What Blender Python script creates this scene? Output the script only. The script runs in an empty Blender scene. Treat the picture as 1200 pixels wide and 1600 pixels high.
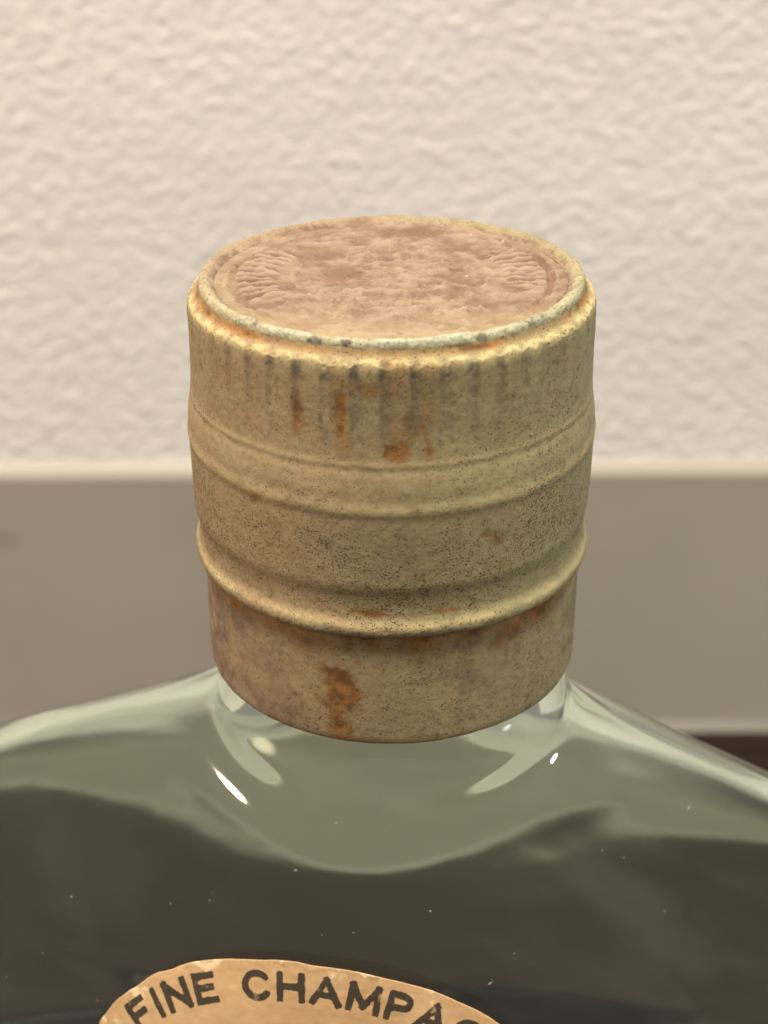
import bpy, math
import numpy as np
from mathutils import Matrix, Vector

sc = bpy.context.scene
MM = 0.001
BASE = 179.0                      # height (mm) of the cap's datum above the counter
BOTTLE_TURN = math.radians(-10.0)  # the bottle is turned a little to its right

# ------------------------------------------------------------------ camera
cam_d = bpy.data.cameras.new('camera')
cam = bpy.data.objects.new('camera', cam_d)
sc.collection.objects.link(cam)
cam_d.sensor_fit = 'VERTICAL'
cam_d.sensor_height = 36.0
cam_d.sensor_width = 27.0
cam_d.lens = 36.0 * 2897.0 / 1600.0
cam_d.clip_start = 0.005
cam_d.clip_end = 20.0
PITCH = math.radians(28.374)
cam.matrix_world = (Matrix.Translation(Vector((-0.66, -136.63, 73.80 + BASE)) * MM)
                    @ Matrix.Rotation(math.pi / 2 - PITCH, 4, 'X')
                    @ Matrix.Rotation(math.radians(-0.33), 4, 'Z'))
cam_d.dof.use_dof = True
cam_d.dof.focus_distance = 0.143
cam_d.dof.aperture_fstop = 42.0
cam_d.dof.aperture_blades = 0
sc.camera = cam

# ------------------------------------------------------------------ light
world = bpy.data.worlds.new('World')
sc.world = world
world.use_nodes = True
bg = world.node_tree.nodes['Background']
bg.inputs['Color'].default_value = (1.0, 0.925, 0.83, 1)
bg.inputs['Strength'].default_value = 0.27


def area_lamp(name, loc, target, size, size_y, watts, colour):
    d = bpy.data.lights.new(name, 'AREA')
    d.shape = 'RECTANGLE' if size > 1 else 'ELLIPSE'
    d.size, d.size_y = size, size_y
    d.energy = watts
    d.color = colour
    o = bpy.data.objects.new(name, d)
    sc.collection.objects.link(o)
    o.location = loc
    o.rotation_euler = (Vector(target) - Vector(loc)).to_track_quat('-Z', 'Y').to_euler()
    return o


area_lamp('ceiling_light', (-0.10, -0.28, 1.65), (-0.10, -0.28, 0.0), 0.8, 0.6, 37.0, (1.0, 0.905, 0.78))
area_lamp('left_lamp_warm', (-0.56, 0.06, 0.30), (0, 0.05, 0.17), 0.10, 0.06, 1.0, (1.0, 0.80, 0.58))
area_lamp('right_lamp_cool', (0.60, 0.04, 0.29), (0, 0.05, 0.17), 0.10, 0.06, 0.8, (0.95, 0.98, 1.0))

sc.view_settings.view_transform = 'Standard'
sc.view_settings.look = 'None'
sc.view_settings.exposure = 0.25
sc.view_settings.gamma = 1.0
sc.view_settings.use_curve_mapping = False

sc.render.engine = 'CYCLES'
cy = sc.cycles
cy.use_denoising = True
cy.max_bounces = 20
cy.transmission_bounces = 18
cy.glossy_bounces = 8
cy.diffuse_bounces = 4
cy.transparent_max_bounces = 8
cy.caustics_refractive = True
cy.caustics_reflective = False
cy.sample_clamp_indirect = 6.0
cy.blur_glossy = 0.3

# ------------------------------------------------------------------ helpers
rng = np.random.default_rng(11)


def _hash(ix, iy, iz, seed):
    h = (ix.astype(np.int64) * 374761393 + iy.astype(np.int64) * 668265263
         + iz.astype(np.int64) * 2147483647 + seed * 1274126177) & 0xffffffff
    h = ((h ^ (h >> 13)) * 1274126177) & 0xffffffff
    h = ((h ^ (h >> 16)) * 2246822519) & 0xffffffff
    h = h ^ (h >> 15)
    return (h & 0xffff).astype(np.float64) / 32767.5 - 1.0


def vnoise(p, seed=0):
    """smooth value noise in -1..1 at points p (n,3)"""
    i = np.floor(p)
    f = p - i
    f = f * f * f * (f * (f * 6 - 15) + 10)
    ix, iy, iz = i[:, 0], i[:, 1], i[:, 2]
    out = 0
    for dx in (0, 1):
        wx = f[:, 0] if dx else 1 - f[:, 0]
        for dy in (0, 1):
            wy = f[:, 1] if dy else 1 - f[:, 1]
            for dz in (0, 1):
                wz = f[:, 2] if dz else 1 - f[:, 2]
                out = out + wx * wy * wz * _hash(ix + dx, iy + dy, iz + dz, seed)
    return out


def fbm(p, scale, octaves=4, seed=0, gain=0.5):
    """p in mm, scale = size (mm) of the largest feature"""
    a, s, tot, out = 1.0, 1.0 / scale, 0.0, 0.0
    for k in range(octaves):
        out = out + a * vnoise(p * s + 17.3 * k, seed + 31 * k)
        tot += a
        a *= gain
        s *= 2.03
    return out / tot


def sstep(a, b, x):
    t = np.clip((x - a) / (b - a), 0, 1)
    return t * t * (3 - 2 * t)


def pchip(xs, ys):
    """monotone cubic through the points; xs ascending"""
    xs, ys = np.array(xs, float), np.array(ys, float)
    h = np.diff(xs)
    d = np.diff(ys) / h
    m = np.zeros_like(xs)
    m[0], m[-1] = d[0], d[-1]
    for i in range(1, len(xs) - 1):
        if d[i - 1] * d[i] > 0:
            w1, w2 = 2 * h[i] + h[i - 1], h[i] + 2 * h[i - 1]
            m[i] = (w1 + w2) / (w1 / d[i - 1] + w2 / d[i])

    def f(x):
        x = np.clip(np.asarray(x, float), xs[0], xs[-1])
        i = np.clip(np.searchsorted(xs, x, side='right') - 1, 0, len(xs) - 2)
        t = (x - xs[i]) / h[i]
        return ((2 * t**3 - 3 * t**2 + 1) * ys[i] + (t**3 - 2 * t**2 + t) * h[i] * m[i]
                + (-2 * t**3 + 3 * t**2) * ys[i + 1] + (t**3 - t**2) * h[i] * m[i + 1])
    return f


def grid_mesh(name, P, closed_u=False, flip=False):
    """P (rows, cols, 3) in mm -> mesh; closed_u joins last column to first"""
    nr, nc = P.shape[:2]
    me = bpy.data.meshes.new(name)
    idx = np.arange(nr * nc).reshape(nr, nc)
    c2 = np.roll(idx, -1, axis=1) if closed_u else idx[:, 1:]
    c1 = idx if closed_u else idx[:, :-1]
    q = np.stack([c1[:-1], c2[:-1], c2[1:], c1[1:]], -1).reshape(-1, 4)
    if flip:
        q = q[:, ::-1]
    q = np.ascontiguousarray(q, dtype=np.int32)
    me.vertices.add(nr * nc)
    me.vertices.foreach_set('co', (P.reshape(-1, 3) * MM).astype(np.float32).ravel())
    me.loops.add(q.size)
    me.loops.foreach_set('vertex_index', q.ravel())
    me.polygons.add(len(q))
    me.polygons.foreach_set('loop_start', np.arange(0, q.size, 4, dtype=np.int32))
    me.polygons.foreach_set('loop_total', np.full(len(q), 4, dtype=np.int32))
    me.polygons.foreach_set('use_smooth', np.ones(len(q), dtype=bool))
    me.update(calc_edges=True)
    me.validate()
    return me


def set_attr(me, name, arr):
    a = me.attributes.new(name, 'FLOAT', 'POINT')
    a.data.foreach_set('value', np.ascontiguousarray(arr, dtype=np.float32).ravel())


def add_obj(name, me, mat=None, parent=None):
    o = bpy.data.objects.new(name, me)
    sc.collection.objects.link(o)
    if mat is not None:
        me.materials.append(mat)
    if parent is not None:
        o.parent = parent
    return o


class NT:
    """tiny node-graph helper"""
    def __init__(self, name):
        self.mat = bpy.data.materials.new(name)
        self.mat.use_nodes = True
        self.nt = self.mat.node_tree
        self.nt.nodes.clear()
        self.out = self.n('ShaderNodeOutputMaterial')

    def n(self, kind, **kw):
        nd = self.nt.nodes.new(kind)
        for k, v in kw.items():
            setattr(nd, k, v)
        return nd

    def link(self, a, b):
        self.nt.links.new(a, b)

    def put(self, sock, v):
        if isinstance(v, bpy.types.NodeSocket):
            self.link(v, sock)
        elif isinstance(v, tuple) and len(v) == 3 and sock.type == 'RGBA':
            sock.default_value = (*v, 1)
        else:
            sock.default_value = v

    def attr(self, name):
        return self.n('ShaderNodeAttribute', attribute_name=name).outputs['Fac']

    def coord(self):
        return self.n('ShaderNodeTexCoord').outputs['Object']

    def mapping(self, vec, scale):
        m = self.n('ShaderNodeMapping')
        self.link(vec, m.inputs['Vector'])
        m.inputs['Scale'].default_value = scale
        return m.outputs['Vector']

    def noise(self, vec, scale, detail=4, rough=0.55):
        nd = self.n('ShaderNodeTexNoise')
        self.link(vec, nd.inputs['Vector'])
        nd.inputs['Scale'].default_value = scale
        nd.inputs['Detail'].default_value = detail
        nd.inputs['Roughness'].default_value = rough
        return nd.outputs['Fac']

    def ramp(self, v, a, b, lo=0.0, hi=1.0):
        nd = self.n('ShaderNodeMapRange')
        nd.interpolation_type = 'SMOOTHSTEP'
        self.put(nd.inputs['Value'], v)
        nd.inputs['From Min'].default_value = a
        nd.inputs['From Max'].default_value = b
        nd.inputs['To Min'].default_value = lo
        nd.inputs['To Max'].default_value = hi
        return nd.outputs['Result']

    def math(self, op, a, b=0.0, clamp=False):
        nd = self.n('ShaderNodeMath', operation=op)
        nd.use_clamp = clamp
        self.put(nd.inputs[0], a)
        self.put(nd.inputs[1], b)
        return nd.outputs[0]

    def mix(self, fac, a, b):
        nd = self.n('ShaderNodeMix', data_type='RGBA')
        self.put(nd.inputs[0], fac)
        self.put(nd.inputs[6], a)
        self.put(nd.inputs[7], b)
        return nd.outputs[2]

    def bump(self, h, strength, dist_mm, normal=None):
        nd = self.n('ShaderNodeBump')
        self.put(nd.inputs['Height'], h)
        nd.inputs['Strength'].default_value = strength
        nd.inputs['Distance'].default_value = dist_mm * MM
        if normal is not None:
            self.link(normal, nd.inputs['Normal'])
        return nd.outputs['Normal']

    def principled(self, color, rough=0.5, normal=None, **kw):
        p = self.n('ShaderNodeBsdfPrincipled')
        self.put(p.inputs['Base Color'], color)
        self.put(p.inputs['Roughness'], rough)
        if normal is not None:
            self.link(normal, p.inputs['Normal'])
        for k, v in kw.items():
            self.put(p.inputs[k.replace('_', ' ')], v)
        self.link(p.outputs[0], self.out.inputs['Surface'])
        return p


# ------------------------------------------------------------------ bottle shape (mm, z from the cap datum)
#SHAPE_BEGIN
_za = [-179, -178, -176, -165, -120, -80, -60, -50.5, -43, -36, -31, -27.5, -25, -23, -21.4, -20.1, -19.1, -18.2, -17, -13, -5, 15]
_aa = [54, 56.5, 58.5, 63, 75, 77, 74, 69.5, 64, 56, 47.5, 39.5, 32.5, 26.5, 21.5, 18.4, 16.6, 15.7, 15.25, 15.1, 15.0, 15.0]
_zb = [-179, -178, -176, -165, -120, -80, -60, -45, -36, -30, -26, -23, -21, -19, -17, -15, -13, -5, 15]
_bb = [24, 26.5, 28, 31, 36, 35.5, 32.3, 28.6, 25.4, 22.8, 20.7, 19.0, 17.95, 16.95, 16.05, 15.35, 15.1, 15.0, 15.0]


def eased(f, sigma=0.6):
    """the profile with its kinks rounded off"""
    zz = np.arange(-179.0, 15.01, 0.05)
    k = np.exp(-0.5 * (np.arange(-80, 81) * 0.05 / sigma) ** 2)
    v = np.convolve(np.pad(f(zz), 80, mode='edge'), k / k.sum(), 'valid')
    w = sstep(-174.0, -168.0, zz)
    v = w * v + (1 - w) * f(zz)
    return lambda z: np.interp(z, zz, v)


fa, fb = eased(pchip(_za, _aa)), eased(pchip(_zb, _bb))


def fm(z):
    """0 = round neck, 1 = flat lens-like body with a narrow band round its edge"""
    return sstep(-16.4, -22.8, np.asarray(z, float))


BAND = 3.5


def rel_depth(t, z, b, inside=False):
    """half depth at relative half width t (0..1)"""
    t = np.clip(np.abs(t), 0, 1)
    m = sstep(-14.0, -26.0, np.asarray(z, float)) if inside else fm(z)
    lens = BAND * np.sqrt(1 - t ** 14) + (b - BAND) * (1 - t * t) ** (1.05 + 0.55 * sstep(-36.0, -24.0, np.asarray(z, float)))
    return (1 - m) * b * np.sqrt(1 - t * t) + m * lens


def half_depth(x, z):
    """front half depth of the section at height z"""
    return rel_depth(x / fa(z), z, fb(z))


def section(z, th, a, b, inside=False):
    """points of the section: th measured from the front (-y)"""
    s, c = np.sin(th), np.cos(th)
    return a * s, -np.sign(c) * rel_depth(s, z, b, inside)


_zi = [-179, -172, -168, -120, -80, -60, -50, -43, -36, -31, -28, -26, -24.6, -23, -21, -19, -17, -15.5, -14, -10, 15]
_ia = [50, 52, 58, 72, 74, 70.5, 66, 60, 51.5, 42.5, 35.5, 28.0, 22.0, 17.0, 13.6, 11.6, 10.35, 9.7, 9.4, 9.2, 9.2]
_ib = [20, 24, 27, 33.2, 32.8, 29.4, 26.9, 24.9, 22.2, 20.0, 18.2, 16.85, 15.8, 14.35, 12.65, 11.25, 10.2, 9.7, 9.4, 9.2, 9.2]
fia, fib = eased(pchip(_zi, _ia)), eased(pchip(_zi, _ib))


def inner_ab(z):
    return fia(z), fib(z)


_lz = np.linspace(-21, -120, 2000)
_ly = fb(_lz)
_ls = np.concatenate([[0], np.cumsum(np.hypot(np.diff(_lz), np.diff(_ly)))])


def label_point(u, s, lift=0.0):
    """point of the front face: u across, s down along the face from z=-21"""
    z = np.interp(s, _ls, _lz)
    y = -half_depth(u, z) - lift
    return np.stack([u, y, z + lift * 0.5], -1)
#SHAPE_END


def mat_glass(name, ior, tint, rough=0.0, uneven=0.0, film=None):
    """film = colour of the veil of dust, dried residue and painted reflection haze; the 'film' attribute says where it lies"""
    m = NT(name)
    g = m.n('ShaderNodeBsdfGlass')
    g.inputs['IOR'].default_value = ior
    g.inputs['Roughness'].default_value = rough
    g.inputs['Color'].default_value = (*tint, 1)
    co = m.coord()
    if uneven:
        nz = m.noise(co, 120.0, 2)
        m.link(m.bump(nz, uneven, 0.5), g.inputs['Normal'])
    out = g.outputs[0]
    if film:
        d = m.n('ShaderNodeBsdfDiffuse')
        m.put(d.inputs['Color'], film)
        t = m.n('ShaderNodeBsdfTranslucent')
        m.put(t.inputs['Color'], film)
        dt = m.n('ShaderNodeMixShader')
        dt.inputs[0].default_value = 0.35
        m.link(d.outputs[0], dt.inputs[1])
        m.link(t.outputs[0], dt.inputs[2])
        mx = m.n('ShaderNodeMixShader')
        n1 = m.ramp(m.noise(m.mapping(co, (1, 1, 0.6)), 45.0, 4), 0.3, 0.7, 0.65, 1.25)
        n2 = m.ramp(m.noise(co, 2500.0, 3), 0.3, 0.7, 0.9, 1.1)
        share = m.math('MULTIPLY', m.math('MULTIPLY', m.attr('film'), n1), n2, True)
        m.link(share, mx.inputs[0])
        m.link(out, mx.inputs[1])
        m.link(dt.outputs[0], mx.inputs[2])
        out = mx.outputs[0]
    m.link(out, m.out.inputs['Surface'])
    return m


glass = mat_glass('green_tinged_glass', 1.5, (0.935, 0.97, 0.925), 0.07, 0.06, (0.52, 0.46, 0.38)).mat
brandy_side = mat_glass('brandy_against_glass', 1.36 / 1.5, (1, 1, 1)).mat
brandy_top = mat_glass('brandy_surface', 1.36, (1, 1, 1)).mat
for m_ in (brandy_side, brandy_top):
    nt = m_.node_tree
    v = nt.nodes.new('ShaderNodeVolumeAbsorption')
    v.inputs['Color'].default_value = (0.66, 0.42, 0.25, 1)
    v.inputs['Density'].default_value = 330.0
    nt.links.new(v.outputs[0], nt.nodes['Material Output'].inputs['Volume'] if 'Material Output' in nt.nodes
                 else [n for n in nt.nodes if n.type == 'OUTPUT_MATERIAL'][0].inputs['Volume'])

# ------------------------------------------------------------------ setting
WALL_Y = 227.0


def mat_wall():
    m = NT('cream_textured_wall_paint')
    co = m.coord()
    blot = m.noise(co, 18.0, 4)
    fine = m.noise(co, 900.0, 4)
    col = m.mix(m.ramp(blot, 0.3, 0.7), (0.86, 0.82, 0.765), (0.90, 0.865, 0.815))
    m.principled(col, 0.75, m.bump(fine, 0.25, 0.25))
    return m.mat


def mat_upstand():
    m = NT('grey_upstand_paint')
    co = m.coord()
    blot = m.noise(co, 14.0, 3)
    smudge = m.noise(m.mapping(co, (1, 1, 3.0)), 28.0, 3)
    col = m.mix(m.ramp(blot, 0.3, 0.7), (0.395, 0.36, 0.30), (0.43, 0.392, 0.328))
    col = m.mix(m.ramp(smudge, 0.66, 0.78, 0, 0.5), col, (0.2, 0.18, 0.16))
    m.principled(col, 0.5, m.bump(m.noise(co, 500.0, 3), 0.15, 0.2))
    return m.mat


def mat_caulk(name, k):
    m = NT(name)
    co = m.coord()
    m.principled(m.mix(m.noise(co, 60.0, 3), (0.50 * k, 0.45 * k, 0.37 * k), (0.60 * k, 0.55 * k, 0.46 * k)), 0.45)
    return m.mat


def mat_counter():
    m = NT('dark_brown_worktop')
    co = m.coord()
    grain = m.noise(m.mapping(co, (6, 60, 1)), 4.0, 6)
    col = m.mix(m.ramp(grain, 0.35, 0.65), (0.013, 0.007, 0.0058), (0.025, 0.0145, 0.012))
    m.principled(col, 0.5, m.bump(grain, 0.2, 0.2), Specular_IOR_Level=0.1)
    return m.mat


def structure(name, me, mat):
    o = add_obj(name, me, mat)
    o['kind'] = 'structure'
    return o


# wall: a real relief of pressed plaster, coarser sideways than upwards
nx, nz_ = 1100, 560
wx, wz = np.meshgrid(np.linspace(-230, 230, nx), np.linspace(60, 290, nz_))
wp = np.stack([wx.ravel() / 1.35, np.zeros(wx.size), wz.ravel()], -1)
warp = fbm(wp, 8, 2, 5) * 1.6
wp2 = wp + np.stack([warp, 0 * warp, fbm(wp, 8, 2, 9) * 1.6], -1)
h = 0.34 * fbm(wp2, 1.0, 3, 21, 0.5) + 0.34 * sstep(-0.2, 0.8, fbm(wp2, 1.3, 2, 77))
h += 0.2 * fbm(wp, 30, 2, 3)
h = h.reshape(nz_, nx) * 0.44
wall_P = np.stack([wx, WALL_Y - h, wz], -1)
structure('wall', grid_mesh('wall', wall_P), mat_wall())


def bar_mesh(name, prof, x0, x1):
    """profile (y,z) list extruded along x as a closed bar (mm)"""
    n = len(prof)
    v = [(x * MM, y * MM, z * MM) for x in (x0, x1) for (y, z) in prof]
    f = [(i, (i + 1) % n, n + (i + 1) % n, n + i) for i in range(n)]
    f += [tuple(range(n - 1, -1, -1)), tuple(range(n, 2 * n))]
    me = bpy.data.meshes.new(name)
    me.from_pydata(v, [], f)
    me.update()
    return me


ut = BASE - 111.4          # top of the upstand above the counter
uf = WALL_Y - 2.6          # its front face
structure('wall_upstand', bar_mesh('wall_upstand', [
    (uf, 0.2), (uf, ut - 1.2), (uf + 0.35, ut - 0.35), (uf + 1.2, ut), (WALL_Y + 8, ut), (WALL_Y + 8, 0.2)],
    -400, 400), mat_upstand())
sealant, sealant_dirty = mat_caulk('cream_sealant', 0.7), mat_caulk('dirty_sealant', 0.3)
structure('sealant_line', bar_mesh('sealant_line', [
    (uf + 0.9, ut + 0.02), (uf + 1.2, ut + 0.5), (uf + 1.8, ut + 1.1), (WALL_Y + 0.5, ut + 2.4), (WALL_Y + 4, ut + 2.4), (WALL_Y + 4, ut + 0.02)],
    -399, 399), sealant)
structure('sealant_line', bar_mesh('sealant_line', [
    (uf - 2.6, 0.02), (uf - 2.1, 0.35), (uf - 0.8, 0.9), (uf - 0.02, 1.6), (uf - 0.02, 0.02)],
    -399, 399), sealant_dirty)
me = bpy.data.meshes.new('counter')
me.from_pydata([(-0.45, -0.5, 0), (0.45, -0.5, 0), (0.45, 0.24, 0), (-0.45, 0.24, 0),
                (-0.45, -0.5, -0.03), (0.45, -0.5, -0.03), (0.45, 0.24, -0.03), (-0.45, 0.24, -0.03)], [],
               [(0, 1, 2, 3), (7, 6, 5, 4), (4, 5, 1, 0), (5, 6, 2, 1), (6, 7, 3, 2), (7, 4, 0, 3)])
structure('counter', me, mat_counter())

# ------------------------------------------------------------------ the bottle
bottle = bpy.data.objects.new('brandy_bottle', None)
sc.collection.objects.link(bottle)
bottle.empty_display_size = 0.02
bottle.rotation_euler = (0, 0, BOTTLE_TURN)
bottle['label'] = 'flat green-tinged glass brandy bottle with corroded tan screw cap and oval paper label'
bottle['category'] = 'bottle'

LIQ = -84.0
NTH = 600
# equal-ish spacing round the section
th = np.linspace(0, 2 * np.pi, NTH, endpoint=False)
up = np.array([0, 0, BASE])


def shell(zv, ab, inside):
    rows = []
    for z in zv:
        a, b = ab(z)
        x, y = section(z, th, a, b, inside)
        rows.append(np.stack([x, y, np.full(NTH, z)], -1))
    return np.array(rows)


zo = np.concatenate([np.linspace(10, -13, 12), np.linspace(-13.2, -50, 260), np.linspace(-51, -176, 90), np.linspace(-176.4, -179, 8)])
outer = shell(zo, lambda z: (fa(z), fb(z)), False)
bot = outer[-1:].copy()
caps = np.concatenate([bot * np.array([k, k, 1]) + np.array([0, 0, dz]) for k, dz in ((0.9, 0.0), (0.6, 4.0), (0.3, 6.0), (0.001, 7.0))])
outer = np.concatenate([outer, caps])
glass_me = grid_mesh('glass_body', outer + up, True, True)
zi = np.concatenate([np.linspace(10, -13, 12), np.linspace(-13.2, -50, 220), np.linspace(-50.6, LIQ + 0.75, 50)])
inner_up = shell(zi, inner_ab, True)


def join_meshes(name, parts):
    V, F, base = [], [], 0
    for me in parts:
        co = np.empty(len(me.vertices) * 3, np.float32)
        me.vertices.foreach_get('co', co)
        f = np.empty(len(me.loops), np.int32)
        me.loops.foreach_get('vertex_index', f)
        V.append(co.reshape(-1, 3))
        F.append(f.reshape(-1, 4) + base)
        base += len(me.vertices)
    me = bpy.data.meshes.new(name)
    V, F = np.concatenate(V), np.ascontiguousarray(np.concatenate(F))
    me.vertices.add(len(V))
    me.vertices.foreach_set('co', V.ravel())
    me.loops.add(F.size)
    me.loops.foreach_set('vertex_index', F.ravel())
    me.polygons.add(len(F))
    me.polygons.foreach_set('loop_start', np.arange(0, F.size, 4, dtype=np.int32))
    me.polygons.foreach_set('loop_total', np.full(len(F), 4, dtype=np.int32))
    me.polygons.foreach_set('use_smooth', np.ones(len(F), dtype=bool))
    me.update(calc_edges=True)
    return me


gm = join_meshes('glass_body', [glass_me, grid_mesh('i', inner_up + up, True, False)])
add_obj('glass_body', gm, glass, bottle)
# a thin uneven veil of dust and painted reflection haze, a little heavier where the glass slopes gently
gco = np.concatenate([outer.reshape(-1, 3), inner_up.reshape(-1, 3)])
gx, gy, gz = gco.T
gn1 = fbm(gco, 14.0, 4, 91)
smear = fbm(gco @ np.array([[0.75, 0.0, 0.66], [0, 1, 0], [-0.66, 0.0, 0.75]]) * np.array([0.28, 1, 1]), 5.0, 4, 97, 0.55)
smear_sheen = sstep(-0.1, 0.55, smear) * (0.35 + 0.65 * sstep(-5.0, 28.0, gx)) * sstep(-20.0, -24.0, gz)  # smears; heavier at right as the grey room reflection put into colour
film = 0.003 + 0.003 * gn1 + 0.05 * smear_sheen + 0.02 * sstep(-26.0, -20.0, gz)
film[outer.shape[0] * outer.shape[1]:] = 0.02
set_attr(gm, 'film', np.clip(film, 0, 0.9))

# the brandy: surface with its meniscus, then the inside of the glass down to the base
zl = np.concatenate([np.linspace(LIQ + 0.75, -168, 160), np.linspace(-168.5, -171, 5)])
side = shell(zl, inner_ab, True)
lb = side[-1:].copy()
side = np.concatenate([side] + [lb * np.array([k, k, 1]) + np.array([0, 0, dz]) for k, dz in ((0.85, 0.0), (0.5, 3.0), (0.001, 5.0))])
edge = side[0]
ks = np.concatenate([np.linspace(0.001, 0.85, 12), np.linspace(0.87, 1.0, 24)])
top = []
for k in ks:
    r = edge * np.array([k, k, 1])
    gap = np.hypot(edge[:, 0], edge[:, 1]) * (1 - k)
    r[:, 2] = LIQ + 0.75 * np.exp(-gap / 0.55)
    top.append(r)
top = np.array(top)
liq_me = join_meshes('brandy', [grid_mesh('t', top + up, True, True), grid_mesh('s', side + up, True, True)])
liq = add_obj('brandy', liq_me, brandy_top, bottle)
liq_me.materials.append(brandy_side)
ntop = (len(ks) - 1) * NTH
mi = np.zeros(len(liq_me.polygons), np.int32)
mi[ntop:] = 1
liq_me.polygons.foreach_set('material_index', mi)

# ------------------------------------------------------------------ the cap (mm, z from its datum; angle 0 faces the camera)
TEETH, TOOTH0 = 46, math.radians(-2.0)
prof = np.array([(13.2, 20.45), (13.6, 20.62), (13.9, 20.82), (14.15, 21.08), (14.42, 21.34), (14.75, 21.45), (15.02, 21.3),
                 (15.14, 21.05), (15.14, 20.75), (15.2, 20.45), (15.36, 20.2), (15.6, 20.05), (15.84, 19.93), (16.02, 19.65), (16.1, 19.2),
                 (16.1, 18.5), (16.08, 16), (16.08, 13.5), (16.12, 12.6), (16.19, 12.25), (16.13, 11.95), (16.26, 11.4),
                 (16.38, 10.4), (16.42, 9.5), (16.53, 8.95), (16.51, 8.55), (16.41, 8.1), (16.4, 7), (16.32, 4), (16.27, 2.2),
                 (16.2, 1.8), (16.04, 1.2), (15.98, 0.5), (15.97, 0.0), (15.98, -0.45), (16.05, -0.8), (16.2, -1.08), (16.33, -1.4),
                 (16.35, -1.8), (16.28, -2.18), (16.1, -2.38), (15.75, -2.45), (15.62, -2.65), (15.6, -3.2), (15.66, -6), (15.67, -9),
                 (15.6, -12), (15.52, -12.6), (15.3, -12.76), (15.12, -12.72)])
ds = np.concatenate([[0], np.cumsum(np.hypot(*np.diff(prof, axis=0).T))])
ss = np.arange(0, ds[-1], 0.085)
pr = np.stack([np.interp(ss, ds, prof[:, 0]), np.interp(ss, ds, prof[:, 1])], -1)
ker = np.exp(-0.5 * (np.arange(-6, 7) * 0.085 / 0.18) ** 2)
ker /= ker.sum()
pp = np.pad(pr, ((6, 6), (0, 0)), mode='edge')
pr = np.stack([np.convolve(pp[:, 0], ker, 'valid'), np.convolve(pp[:, 1], ker, 'valid')], -1)
tg = np.gradient(pr, axis=0)
nrm = np.stack([-tg[:, 1], tg[:, 0]], -1)
nrm /= np.linalg.norm(nrm, axis=1)[:, None] + 1e-9
if nrm[len(nrm) // 2, 0] < 0:
    nrm = -nrm
NC = 1000
ph = np.linspace(-np.pi, np.pi, NC, endpoint=False)
Rg, Ph = np.meshgrid(pr[:, 0], ph, indexing='ij')
Zg = np.repeat(pr[:, 1][:, None], NC, 1)
Sg = np.repeat(ss[:, None], NC, 1)
base_pts = np.stack([Rg * np.sin(Ph), -Rg * np.cos(Ph), Zg], -1).reshape(-1, 3)
sh = Rg.shape
deg = np.degrees(Ph)


def nz(scale, octv, seed, gain=0.5, stretch=(1, 1, 1)):
    return fbm(base_pts * np.array(stretch), scale, octv, seed, gain).reshape(sh)


n_big, n_mid, n_fine = nz(9, 3, 1), nz(2.2, 4, 2), nz(0.55, 3, 3, 0.6)
streak = nz(2.0, 4, 4, 0.55, (1, 1, 0.22))
tooth = np.cos(TEETH * (Ph - TOOTH0)) * -1.0          # +1 on a crest, -1 in a valley
on_side = sstep(15.45, 15.7, Rg) * (Zg < 20.3)
flute = on_side * (sstep(14.0, 18.6, Zg) * sstep(20.15, 19.5, Zg) * 0.85 + 0.2 * sstep(12.4, 16, Zg)) * (Zg > 11.9)
wear = 0.6 + 0.5 * nz(6, 2, 8)
disp = 0.10 * n_big + 0.03 * n_mid + 0.015 * n_fine
groove = np.exp(-((1 + tooth) / 0.32) ** 1.5)
disp -= flute * 0.17 * groove * np.clip(wear, 0.25, 1.1)
crest_zone = on_side * np.exp(-((Zg - (19.80 + 0.15 * tooth + 0.35 * n_mid + 0.5 * n_fine)) / 0.22) ** 2)
disp += 0.09 * crest_zone * np.clip(0.6 + n_fine, 0, 1.4)
bead = sstep(20.6, 20.8, Zg) * (Rg > 12.8) + (Rg < 14.2)
bead = np.clip(bead, 0, 1)
disp += bead * (0.05 * n_fine + 0.10 * n_mid)
lipz = sstep(0.2, -0.4, Zg) * sstep(-2.6, -2.2, Zg)
disp += lipz * (0.03 * n_mid + 0.025 * n_fine)
cr, cz = nrm[:, 0][:, None], nrm[:, 1][:, None]
Rd, Zd = Rg + disp * cr, Zg + disp * cz
X, Y = Rd * np.sin(Ph), -Rd * np.cos(Ph)


def tilt(y, z):
    """the crown of the cap has sunk a little at the back"""
    return z - 0.040 * y * sstep(8.0, 20.5, z)


cap_P = np.stack([X, Y, tilt(Y, Zd)], -1)


def spot(d0, z0, wd, wz, rag=1.2, seed=None):
    d = np.sqrt(((deg - d0) / wd) ** 2 + ((Zg - z0) / wz) ** 2) + rag * n_mid + 0.7 * n_fine
    return 0.9 * sstep(1.3, 0.2, d)


rust_shade = np.zeros(sh)
for s_ in [(-25.8, 16.6, 2.2, 1.9, .9), (-26.2, 15.2, 1.2, 1.1, .6), (-13.8, 16.7, 1.8, 1.3), (1.0, 13.55, 4.2, .95), (9.0, 13.7, 2.6, 1.25, .6),
           (4.4, 15.2, 6, 1.6), (-6, 18.0, 5, .8), (-13.5, 15.0, 1.5, .9), (-39.5, 8.4, 2.4, .5),
           (-14.2, -8.4, 7.5, 3.0), (-15.5, -10.9, 5.0, 2.0), (-17.0, -6.6, 2.6, .9),
           (-6.5, -0.2, 8, .4), (16, -.3, 6, .3), (28, 5.6, 3, .7)]:
    k = 0.75 if s_[0] in (4.4, -6, 28) else 1.0
    rust_shade = np.maximum(rust_shade, k * spot(*s_))
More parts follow.
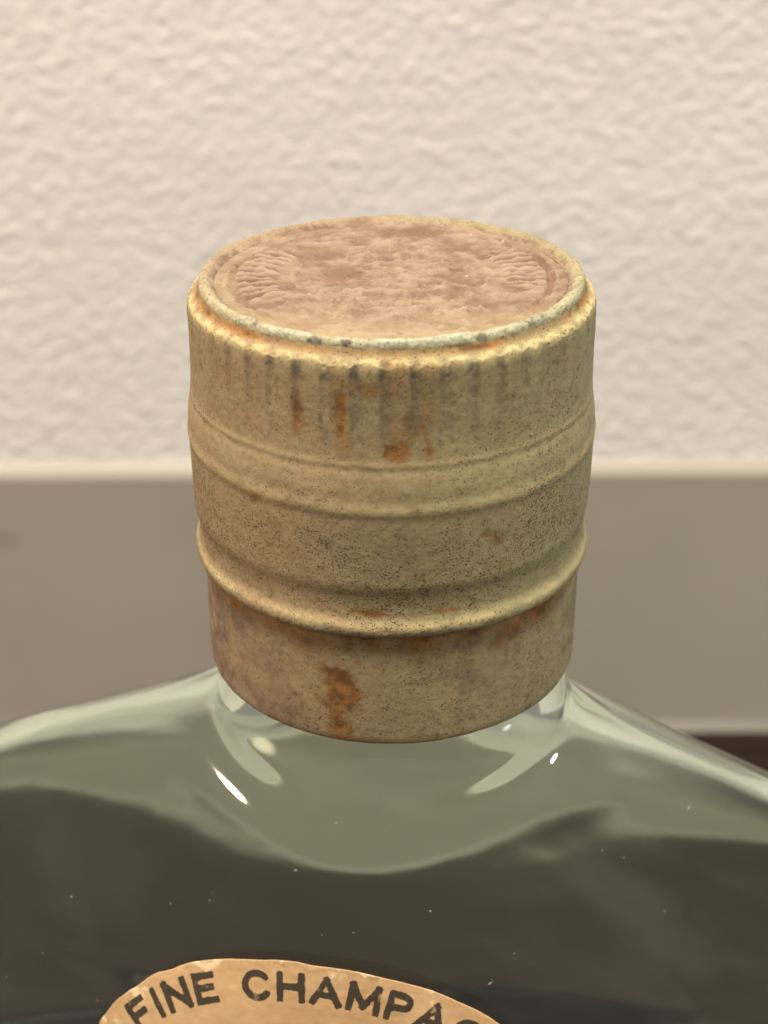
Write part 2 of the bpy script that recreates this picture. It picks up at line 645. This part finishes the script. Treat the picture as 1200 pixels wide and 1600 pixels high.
# rusting in the channel under the bead
chan = sstep(15.05, 15.15, Rg) * np.exp(-((Zg - 20.4) / 0.28) ** 2)
rust_shade = np.maximum(rust_shade, chan * (0.5 + 0.5 * sstep(-0.05, 0.5, nz(3.5, 3, 12) + 0.12 + 0.3 * n_fine)))
# brownish run-marks below the flutes
runs = on_side * sstep(12.0, 13.0, Zg) * sstep(-0.05, 0.5, streak) * np.exp(-((deg + 4) / 34) ** 2)
rust_shade = np.maximum(rust_shade, 0.45 * runs)
# brown bloom on the lower hem and under the lip, there also painted shade
rust_shade = np.maximum(rust_shade, 0.8 * sstep(-5.6, -2.6, Zg + 1.2 * n_mid) * sstep(-2.2, -2.6, Zg) * (1 + n_mid))
rust_shade = np.maximum(rust_shade, 0.8 * sstep(-12.35, -12.75, Zg) * (0.7 + n_mid))
rust_shade = np.clip(rust_shade, 0, 1)

pale = 0.95 * crest_zone * sstep(-0.7, 0.2, n_mid + 0.4 * n_fine + 0.25)
pale = np.maximum(pale, 0.25 * chan * sstep(-0.3, 0.3, n_mid + 0.5 * n_fine))
ridge2 = np.exp(-((Zg - 8.75) / 0.32) ** 2)
pale = np.maximum(pale, 0.62 * ridge2 * sstep(-0.4, 0.4, n_mid + 0.25))
pale = np.maximum(pale, 0.30 * np.exp(-((Zg - 12.35) / 0.22) ** 2))
pale = np.maximum(pale, 0.5 * np.exp(-((Zg + 1.3) / 0.3) ** 2) * sstep(-0.4, 0.4, n_mid + 0.1))
pale = np.maximum(pale, 0.45 * sstep(0.1, 0.5, nz(5, 4, 15)) * sstep(-3, -5, Zg) * sstep(-30, 30, deg))
pale = np.clip(pale, 0, 1)

front = np.exp(-((np.abs(deg) - 6) / 68) ** 2)
teal = bead * sstep(20.7, 20.95, Zg) * sstep(13.7, 14.3, Rg) * front * sstep(-0.55, 0.15, n_mid + 0.5 * n_fine + 0.15)
dark = bead * sstep(0.22, 0.42, nz(1.1, 3, 19) + 0.1 * n_fine) * front * sstep(14.3, 14.7, Rg) * 0.85
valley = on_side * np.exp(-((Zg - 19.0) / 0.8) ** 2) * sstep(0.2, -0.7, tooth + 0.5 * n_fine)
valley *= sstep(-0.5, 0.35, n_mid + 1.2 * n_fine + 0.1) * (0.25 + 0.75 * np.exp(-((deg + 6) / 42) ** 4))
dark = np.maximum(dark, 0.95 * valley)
dark = np.maximum(dark, 0.55 * sstep(0.30, 0.5, n_fine * 0.7 + 0.5 * streak) * on_side * sstep(13, 18, Zg) * np.exp(-(deg / 60) ** 2))
dark = np.maximum(dark, 0.4 * sstep(0.05, 0.4, n_fine) * np.exp(-((Zg - 11.97) / 0.14) ** 2))
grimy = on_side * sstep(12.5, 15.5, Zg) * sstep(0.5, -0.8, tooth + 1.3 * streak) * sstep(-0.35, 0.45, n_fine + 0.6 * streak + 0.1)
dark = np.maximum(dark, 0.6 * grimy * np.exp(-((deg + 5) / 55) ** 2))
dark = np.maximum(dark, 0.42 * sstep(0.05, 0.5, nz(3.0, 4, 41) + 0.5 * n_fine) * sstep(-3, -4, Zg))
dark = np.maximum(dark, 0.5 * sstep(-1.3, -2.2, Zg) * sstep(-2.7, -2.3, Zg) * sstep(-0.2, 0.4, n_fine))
dark = np.clip(dark, 0, 1)

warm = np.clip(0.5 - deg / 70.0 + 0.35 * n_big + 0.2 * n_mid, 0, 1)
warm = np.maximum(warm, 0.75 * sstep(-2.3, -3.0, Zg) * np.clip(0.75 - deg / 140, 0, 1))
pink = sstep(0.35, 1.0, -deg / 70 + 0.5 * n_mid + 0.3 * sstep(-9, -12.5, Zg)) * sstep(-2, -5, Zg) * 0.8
pink = np.maximum(pink, bead * sstep(14.55, 14.1, Rg + 0.4 * n_mid))
pink = np.maximum(pink, 0.55 * bead * sstep(70, 120, np.abs(deg)))
pitd = np.clip(0.5 + 0.6 * nz(6, 3, 33) + 0.3 * sstep(9, 2, Zg) * sstep(-0.5, 1, Zg), 0, 1)


def mat_cap():
    m = NT('corroded_tan_lacquer')
    co = m.coord()
    rust_shade, pale, teal = m.attr('rust_shade'), m.attr('pale'), m.attr('teal')
    dark, warm, pink, pits = m.attr('dark'), m.attr('warm'), m.attr('pink'), m.attr('pits')
    mid = m.noise(co, 700.0, 5, 0.6)
    fine = m.noise(co, 3200.0, 4, 0.65)
    big = m.noise(co, 160.0, 4)
    sm = m.noise(co, 1900.0, 4, 0.6)
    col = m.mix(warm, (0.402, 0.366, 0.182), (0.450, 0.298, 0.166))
    col = m.mix(m.ramp(big, 0.35, 0.7, 0, 0.45), col, (0.41, 0.325, 0.17))
    col = m.mix(m.ramp(mid, 0.45, 0.70, 0, 0.4), col, (0.22, 0.165, 0.078))
    col = m.mix(m.ramp(sm, 0.5, 0.70, 0, 0.42), col, (0.21, 0.155, 0.075))
    col = m.mix(m.ramp(sm, 0.46, 0.30, 0, 0.35), col, (0.46, 0.38, 0.22))
    col = m.mix(m.ramp(fine, 0.46, 0.66, 0, 0.55), col, (0.47, 0.385, 0.22))
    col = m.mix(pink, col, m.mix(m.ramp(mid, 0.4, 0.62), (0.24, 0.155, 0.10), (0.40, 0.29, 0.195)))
    col = m.mix(pale, col, m.mix(fine, (0.66, 0.50, 0.215), (0.76, 0.63, 0.33)))
    col = m.mix(rust_shade, col, m.mix(m.ramp(mid, 0.35, 0.65), (0.17, 0.07, 0.018), (0.42, 0.19, 0.052)))
    col = m.mix(teal, col, m.mix(m.ramp(fine, 0.4, 0.6), (0.36, 0.37, 0.25), (0.55, 0.54, 0.38)))
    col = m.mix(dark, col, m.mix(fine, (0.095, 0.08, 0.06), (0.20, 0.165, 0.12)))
    # pin-holes in the lacquer
    grain = m.noise(co, 6500.0, 2, 0.5)
    hit = m.ramp(m.math('ADD', grain, m.math('MULTIPLY', m.math('SUBTRACT', m.math('ADD', sm, pits), 1.0), 0.16)), 0.612, 0.67)
    col = m.mix(m.math('MULTIPLY', hit, 0.8), col, (0.115, 0.08, 0.042))
    v2 = m.n('ShaderNodeTexVoronoi', feature='F1')
    m.link(co, v2.inputs['Vector'])
    v2.inputs['Scale'].default_value = 2600.0
    big_hit = m.math('LESS_THAN', v2.outputs['Distance'], m.ramp(m.math('ADD', mid, m.math('MULTIPLY', pits, 0.15)), 0.54, 0.80, 0, 0.3))
    col = m.mix(m.math('MULTIPLY', big_hit, 0.7), col, (0.13, 0.088, 0.048))
    hgt = m.math('SUBTRACT', m.math('ADD', m.math('MULTIPLY', mid, 0.8), m.math('MULTIPLY', m.math('ADD', fine, sm), 0.45)), m.math('MULTIPLY', hit, 0.3))
    rough = m.math('ADD', 0.62, m.math('MULTIPLY', rust_shade, 0.25))
    m.principled(col, rough, m.bump(hgt, 0.45, 0.09), Specular_IOR_Level=0.2)
    return m.mat


cap_mat = mat_cap()
cap_fields = dict(rust_shade=rust_shade, pale=pale, teal=teal, dark=dark, warm=warm, pink=pink, pits=pitd)


def row_at(zval, rmin):
    """first row past the bead whose height falls to zval"""
    ok = np.where((pr[:, 1] <= zval) & (pr[:, 0] >= rmin))[0]
    return int(ok[0])


r_bead = int(np.where((pr[:, 0] > 15.0) & (pr[:, 1] < 20.72))[0][0])
r_lip = row_at(0.45, 15.5)
r_col = int(np.where(pr[:, 1] < -2.55)[0][0])


def cap_piece(name, i0, i1, parent, label=None):
    P = cap_P[i0:i1 + 1]
    me = grid_mesh(name, P, True, True)
    for k, v in cap_fields.items():
        set_attr(me, k, v[i0:i1 + 1])
    o = add_obj(name, me, cap_mat, parent)
    if label:
        o['label'] = label
    return o


cap = cap_piece('screw_cap', r_bead, r_lip, bottle)
cap.location = (0, 0, BASE * MM)
cap.rotation_euler = (0, 0, -BOTTLE_TURN)
cap_piece('rim_bead', 0, r_bead, cap, 'pale raised bead with grey and bluish worn patches')
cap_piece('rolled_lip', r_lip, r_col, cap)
cap_piece('collar', r_col, len(pr) - 1, cap, 'lower tan collar with a rusty patch')

# embossed disc in the crown
NR, ND = 150, 720
rr = np.linspace(0.0, 14.1, NR)
rr[0] = 0.01
pd = np.linspace(-np.pi, np.pi, ND, endpoint=False)
RR, PD = np.meshgrid(rr, pd, indexing='ij')
dx, dy = RR * np.sin(PD), -RR * np.cos(PD)
dpts = np.stack([dx.ravel(), dy.ravel(), np.zeros(dx.size)], -1)


def dn(scale, o, seed, gain=0.5, st=(1, 1, 1)):
    return fbm(dpts * np.array(st), scale, o, seed, gain).reshape(RR.shape)


d_mid, d_fine, d_big = dn(2.2, 5, 51, 0.55), dn(0.6, 3, 52, 0.6), dn(7, 3, 53)
d_rid = 0.5 - np.abs(dn(1.7, 4, 57, 0.6, (0.75, 1, 1)))
hz = 0.05 * d_big + 0.09 * d_mid + 0.08 * d_fine + 0.13 * d_rid - 0.05
ang = np.degrees(np.arctan2(dy, dx))            # 0 right, 180 left
band = sstep(8.6, 9.4, RR) * sstep(12.6, 11.8, RR)
tick_l = sstep(38, 24, np.abs(((ang - 175 + 180) % 360) - 180)) * band
tick_r = sstep(34, 20, np.abs(ang - 8)) * band
ticks = 0.5 + 0.5 * np.cos(np.radians(ang) * 62 + 1.2 * d_mid)
hz += -0.22 * ticks ** 2 * (tick_l + 0.85 * tick_r) + 0.10 * (tick_l + tick_r)
rg = lambda r0, w: np.exp(-((RR - r0 - 0.25 * d_mid) / w) ** 2)
hz += 0.10 * rg(13.0, 0.2) * np.clip(0.3 + d_big + d_mid, 0, 1) - 0.08 * rg(12.5, 0.25)
hz += 0.12 * rg(7.6, 0.25) * np.clip(0.4 + 1.2 * d_mid, 0, 1)
# worn device in the middle: an oval garland and a few raised strokes
ov = np.sqrt((dx / 5.2) ** 2 + ((dy + 0.5) / 3.4) ** 2)
hz += 0.17 * np.exp(-((ov - 1 - 0.1 * d_mid) / 0.07) ** 2) * np.clip(0.5 + 1.4 * d_big, 0, 1)
for (x0, y0, x1, y1, w, hgt) in [(-3.4, 4.6, 3.0, 5.4, .3, .16), (-1.5, -1.8, 5.6, -2.7, .25, .17), (-4.4, -5.6, -1.2, -6.4, .3, .2), (0.2, -6.6, 4.2, -6.0, .3, .15),
                                 (-2.6, 1.2, 1.2, 0.4, .3, .15), (2.5, 2.2, 6.4, 1.4, .3, .15), (-6.2, -8.0, -3.2, -9.2, .25, .17), (3.2, -8.6, 6.6, -7.4, .25, .14)]:
    ex, ey = x1 - x0, y1 - y0
    t = np.clip(((dx - x0) * ex + (dy - y0) * ey) / (ex * ex + ey * ey), 0, 1)
    dist = np.hypot(dx - x0 - t * ex, dy - y0 - t * ey) + 0.2 * d_mid
    hz += hgt * np.exp(-(dist / w) ** 2) * np.clip(0.7 + d_fine, 0, 1)
hz *= 2.4 * sstep(13.9, 13.3, RR)
hz += 0.0
zz = 20.95 + hz - 0.5 * sstep(13.75, 14.1, RR)
disc_P = np.stack([dx, dy, tilt(dy, zz)], -1)
disc_me = grid_mesh('embossed_disc', disc_P, True, True)
set_attr(disc_me, 'high', np.clip(0.5 + 2.2 * hz, 0, 1))
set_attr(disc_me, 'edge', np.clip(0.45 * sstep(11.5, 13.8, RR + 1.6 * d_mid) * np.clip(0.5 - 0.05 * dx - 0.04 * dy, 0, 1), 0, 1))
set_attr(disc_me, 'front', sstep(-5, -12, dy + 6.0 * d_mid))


def mat_disc():
    m = NT('dusty_pink_brown_crown')
    co = m.coord()
    high, edge, front = m.attr('high'), m.attr('edge'), m.attr('front')
    mid, fine = m.noise(m.mapping(co, (0.7, 1, 1)), 420.0, 7, 0.68), m.noise(co, 3000.0, 4, 0.65)
    col = m.mix(m.ramp(mid, 0.35, 0.7), (0.215, 0.135, 0.090), (0.385, 0.280, 0.200))
    col = m.mix(m.ramp(high, 0.55, 0.95, 0, 0.5), col, (0.44, 0.325, 0.22))
    col = m.mix(m.ramp(high, 0.42, 0.1, 0, 0.55), col, (0.23, 0.13, 0.078))
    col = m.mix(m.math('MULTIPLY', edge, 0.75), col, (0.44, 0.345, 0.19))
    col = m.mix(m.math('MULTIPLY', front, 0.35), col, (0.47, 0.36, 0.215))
    v = m.n('ShaderNodeTexVoronoi', feature='F1')
    m.link(co, v.inputs['Vector'])
    v.inputs['Scale'].default_value = 900.0
    sp = m.math('LESS_THAN', v.outputs['Distance'], m.ramp(m.noise(co, 420.0, 2), 0.60, 0.8, 0, 0.3))
    col = m.mix(m.math('MULTIPLY', sp, 0.7), col, (0.72, 0.6, 0.45))
    v = m.n('ShaderNodeTexVoronoi', feature='F1')
    m.link(m.mapping(co, (1, 1.1, 1)), v.inputs['Vector'])
    v.inputs['Scale'].default_value = 1300.0
    sp = m.math('LESS_THAN', v.outputs['Distance'], m.ramp(m.noise(co, 610.0, 2), 0.60, 0.8, 0, 0.3))
    col = m.mix(m.math('MULTIPLY', sp, 0.7), col, (0.13, 0.075, 0.045))
    hgt = m.math('ADD', m.math('MULTIPLY', mid, 0.8), m.math('MULTIPLY', fine, 0.45))
    m.principled(col, 0.8, m.bump(hgt, 0.8, 0.2), Specular_IOR_Level=0.25)
    return m.mat


disc = add_obj('embossed_disc', disc_me, mat_disc(), cap)
disc['label'] = 'dusty pink-brown crown with worn embossing'

# ------------------------------------------------------------------ paper label with its printed arc of letters
LA, LB = 20.1, 13.2            # half width, half height (mm)
LU, LS = -2.05, 23.25             # centre across and down the face
LROT = math.radians(-0.5)       # pasted a little askew
nu, nv = 420, 380
# a disc-like grid: concentric ellipses
kr = np.linspace(0.0, 1.0, 150)
ka = np.linspace(0, 2 * np.pi, 520, endpoint=False)
KR, KA = np.meshgrid(kr, ka, indexing='ij')
lu, lv = LA * KR * np.sin(KA), -LB * KR * np.cos(KA)      # lv grows downwards
rag = 1 + KR ** 6 * 0.012 * fbm(np.stack([np.sin(KA).ravel() * 14, np.cos(KA).ravel() * 14, 0 * KA.ravel()], -1), 2.0, 4, 61).reshape(KR.shape)
lu, lv = lu * rag, lv * rag


def label_world(u, v, lift):
    c, s = math.cos(LROT), math.sin(LROT)
    return label_point(LU + c * u - s * v, LS + s * u + c * v, lift)


GLY = {
    'F': (0.62, [[(0, 0), (0, 1)], [(0, 1), (.62, 1)], [(0, .52), (.52, .52)]]),
    'I': (0.10, [[(0.05, 0), (0.05, 1)]]),
    'N': (0.72, [[(0, 0), (0, 1)], [(0, 1), (.72, 0)], [(.72, 0), (.72, 1)]]),
    'E': (0.62, [[(0, 0), (0, 1)], [(0, 1), (.62, 1)], [(0, .52), (.54, .52)], [(0, 0), (.62, 0)]]),
    'C': (0.80, [[(.42 + .42 * math.cos(math.radians(t)), .5 + .5 * math.sin(math.radians(t))) for t in range(42, 319, 12)]]),
    'G': (0.82, [[(.42 + .42 * math.cos(math.radians(t)), .5 + .5 * math.sin(math.radians(t))) for t in range(42, 349, 12)], [(.84, .42), (.5, .42)]]),
    'H': (0.74, [[(0, 0), (0, 1)], [(.74, 0), (.74, 1)], [(0, .52), (.74, .52)]]),
    'A': (0.84, [[(0, 0), (.42, 1)], [(.42, 1), (.84, 0)], [(.17, .34), (.67, .34)]]),
    'M': (0.90, [[(0, 0), (.03, 1)], [(.03, 1), (.45, .15)], [(.45, .15), (.87, 1)], [(.87, 1), (.90, 0)]]),
    'P': (0.62, [[(0, 0), (0, 1)], [(0, 1), (.38, 1), (.53, .95), (.61, .85), (.63, .74), (.61, .62), (.53, .52), (.38, .47), (0, .47)]]),
}
LH, LSTROKE, LGAP = 2.5, 0.28, 0.86        # letter height, half stroke, gap (mm)
TEXT = 'FINE CHAMPAGNE'
MARGIN = 0.8
ea, eb = LA - MARGIN - LH, LB - MARGIN - LH     # baseline ellipse
tt = np.linspace(-np.pi, np.pi, 4001)
bx, by = ea * np.sin(tt), -eb * np.cos(tt)
bl = np.concatenate([[0], np.cumsum(np.hypot(np.diff(bx), np.diff(by)))])
mid_l = np.interp(0.0, tt, bl)
adv = []
for chh in TEXT:
    adv.append(1.75 if chh == ' ' else GLY[chh][0] * LH + LGAP)
TEXT_SHIFT = 0.9
pos = mid_l - (sum(adv) - LGAP) / 2 + TEXT_SHIFT
ink = np.full(KR.size, 9.0)
fu, fv = lu.ravel(), lv.ravel()
for chh, ad in zip(TEXT, adv):
    if chh != ' ':
        w = GLY[chh][0] * LH
        t0 = np.interp(pos + w / 2, bl, tt)
        ox, oy = ea * math.sin(t0), -eb * math.cos(t0)
        tx, ty = ea * math.cos(t0), eb * math.sin(t0)
        L = math.hypot(tx, ty)
        tx, ty = tx / L, ty / L                       # along the line; (ty,-tx) is up
        near = np.hypot(fu - ox, fv - oy) < 4.5
        lx = (fu[near] - ox) * tx + (fv[near] - oy) * ty + w / 2
        ly = (fu[near] - ox) * ty - (fv[near] - oy) * tx
        best = ink[near]
        for line in GLY[chh][1]:
            for (x0, y0), (x1, y1) in zip(line[:-1], line[1:]):
                # strokes are inset by half their width so the letter keeps its height
                sy = lambda q: LSTROKE + q * (LH - 2 * LSTROKE)
                ax_, ay_, bx_, by_ = x0 * LH, sy(y0), x1 * LH, sy(y1)
                ex, ey = bx_ - ax_, by_ - ay_
                LL = math.hypot(ex, ey)
                ex, ey = ex / LL, ey / LL
                al = (lx - ax_) * ex + (ly - ay_) * ey
                ac = np.abs((lx - ax_) * -ey + (ly - ay_) * ex)
                over = np.maximum(np.maximum(-al, al - LL), 0)
                if len(line) > 2:
                    dd = np.hypot(ac, over)
                else:
                    dd = np.maximum(ac, over)
                best = np.minimum(best, dd - LSTROKE)
        ink[near] = best
    pos += ad

lab_pts = np.stack([fu, fv, 0 * fu], -1)
crinkle = 0.05 * fbm(lab_pts, 3.0, 4, 71).reshape(KR.shape) + 0.03 * fbm(lab_pts, 0.8, 2, 72).reshape(KR.shape)
blister = np.maximum(fbm(lab_pts, 1.1, 2, 75).reshape(KR.shape) - 0.25, 0) * sstep(0.72, 0.95, KR) * 0.16
lift = 0.10 + np.maximum(crinkle, -0.04) + blister
front_P = label_world(lu, lv, lift)
rim_P = label_world(lu[-1:], lv[-1:], 0.0)
lab_me = grid_mesh('label', np.concatenate([front_P, rim_P]) + up, True, False)
set_attr(lab_me, 'ink', np.concatenate([ink, np.full(ka.size, 9.0)]))
set_attr(lab_me, 'rim', np.concatenate([sstep(0.86, 1.0, KR).ravel(), np.ones(ka.size)]))


def mat_label():
    m = NT('aged_tan_label_paper')
    co = m.coord()
    ink, rim = m.attr('ink'), m.attr('rim')
    mid, fine, big = m.noise(co, 500.0, 5), m.noise(co, 3500.0, 3), m.noise(co, 130.0, 4)
    col = m.mix(m.ramp(big, 0.3, 0.7), (0.43, 0.265, 0.125), (0.51, 0.335, 0.175))
    col = m.mix(m.ramp(mid, 0.5, 0.75, 0, 0.5), col, (0.40, 0.225, 0.09))
    col = m.mix(m.math('MULTIPLY', m.ramp(mid, 0.52, 0.62), m.math('MULTIPLY', rim, 0.8)), col, (0.74, 0.58, 0.36))
    col = m.mix(m.math('MULTIPLY', m.ramp(fine, 0.5, 0.7), m.math('MULTIPLY', rim, 0.5)), col, (0.36, 0.2, 0.09))
    e = m.math('ADD', ink, m.math('MULTIPLY', m.math('SUBTRACT', mid, 0.5), 0.22))
    e = m.math('ADD', e, m.math('MULTIPLY', m.math('SUBTRACT', fine, 0.5), 0.16))
    on = m.ramp(e, 0.035, -0.035)
    on = m.math('MULTIPLY', on, m.ramp(m.noise(co, 900.0, 4), 0.70, 0.60, 0.4, 0.96))
    col = m.mix(on, col, (0.03, 0.024, 0.018))
    m.principled(col, 0.7, m.bump(m.math('ADD', mid, m.math('MULTIPLY', fine, 0.3)), 0.4, 0.12), Specular_IOR_Level=0.25)
    return m.mat


lab = add_obj('label', lab_me, mat_label(), bottle)
lab['label'] = 'tan oval paper label with dark arched lettering'

# ------------------------------------------------------------------ dust specks on the glass
V, F = [], []
for k in range(75):
    u = rng.uniform(-34, 34)
    z = rng.uniform(-45, -17)
    if abs(u) > fa(z) - 3:
        continue
    y = -float(half_depth(u, z))
    c = np.array([u, y - 0.02, z + BASE + 0.02])
    s = rng.uniform(0.03, 0.085) * (1.7 if rng.random() < 0.08 else 1)
    ax = rng.normal(size=(3, 3))
    q, _ = np.linalg.qr(ax)
    b0 = len(V)
    L_ = s * (rng.uniform(1.5, 5) if rng.random() < 0.2 else 1)
    for v in ((L_, 0, 0), (-L_, 0, 0), (0, s, 0), (0, -s, 0), (0, 0, s), (0, 0, -s)):
        V.append(tuple((c + q @ np.array(v)) * MM))
    for f in ((0, 2, 4), (2, 1, 4), (1, 3, 4), (3, 0, 4), (2, 0, 5), (1, 2, 5), (3, 1, 5), (0, 3, 5)):
        F.append(tuple(b0 + i for i in f))
dm = bpy.data.meshes.new('dust')
dm.from_pydata(V, [], F)
m = NT('pale_dust')
m.principled(m.mix(m.noise(m.coord(), 800.0, 2), (0.25, 0.23, 0.2), (0.4, 0.37, 0.33)), 0.9)
dust = add_obj('dust', dm, m.mat, bottle)
dust['kind'] = 'stuff'
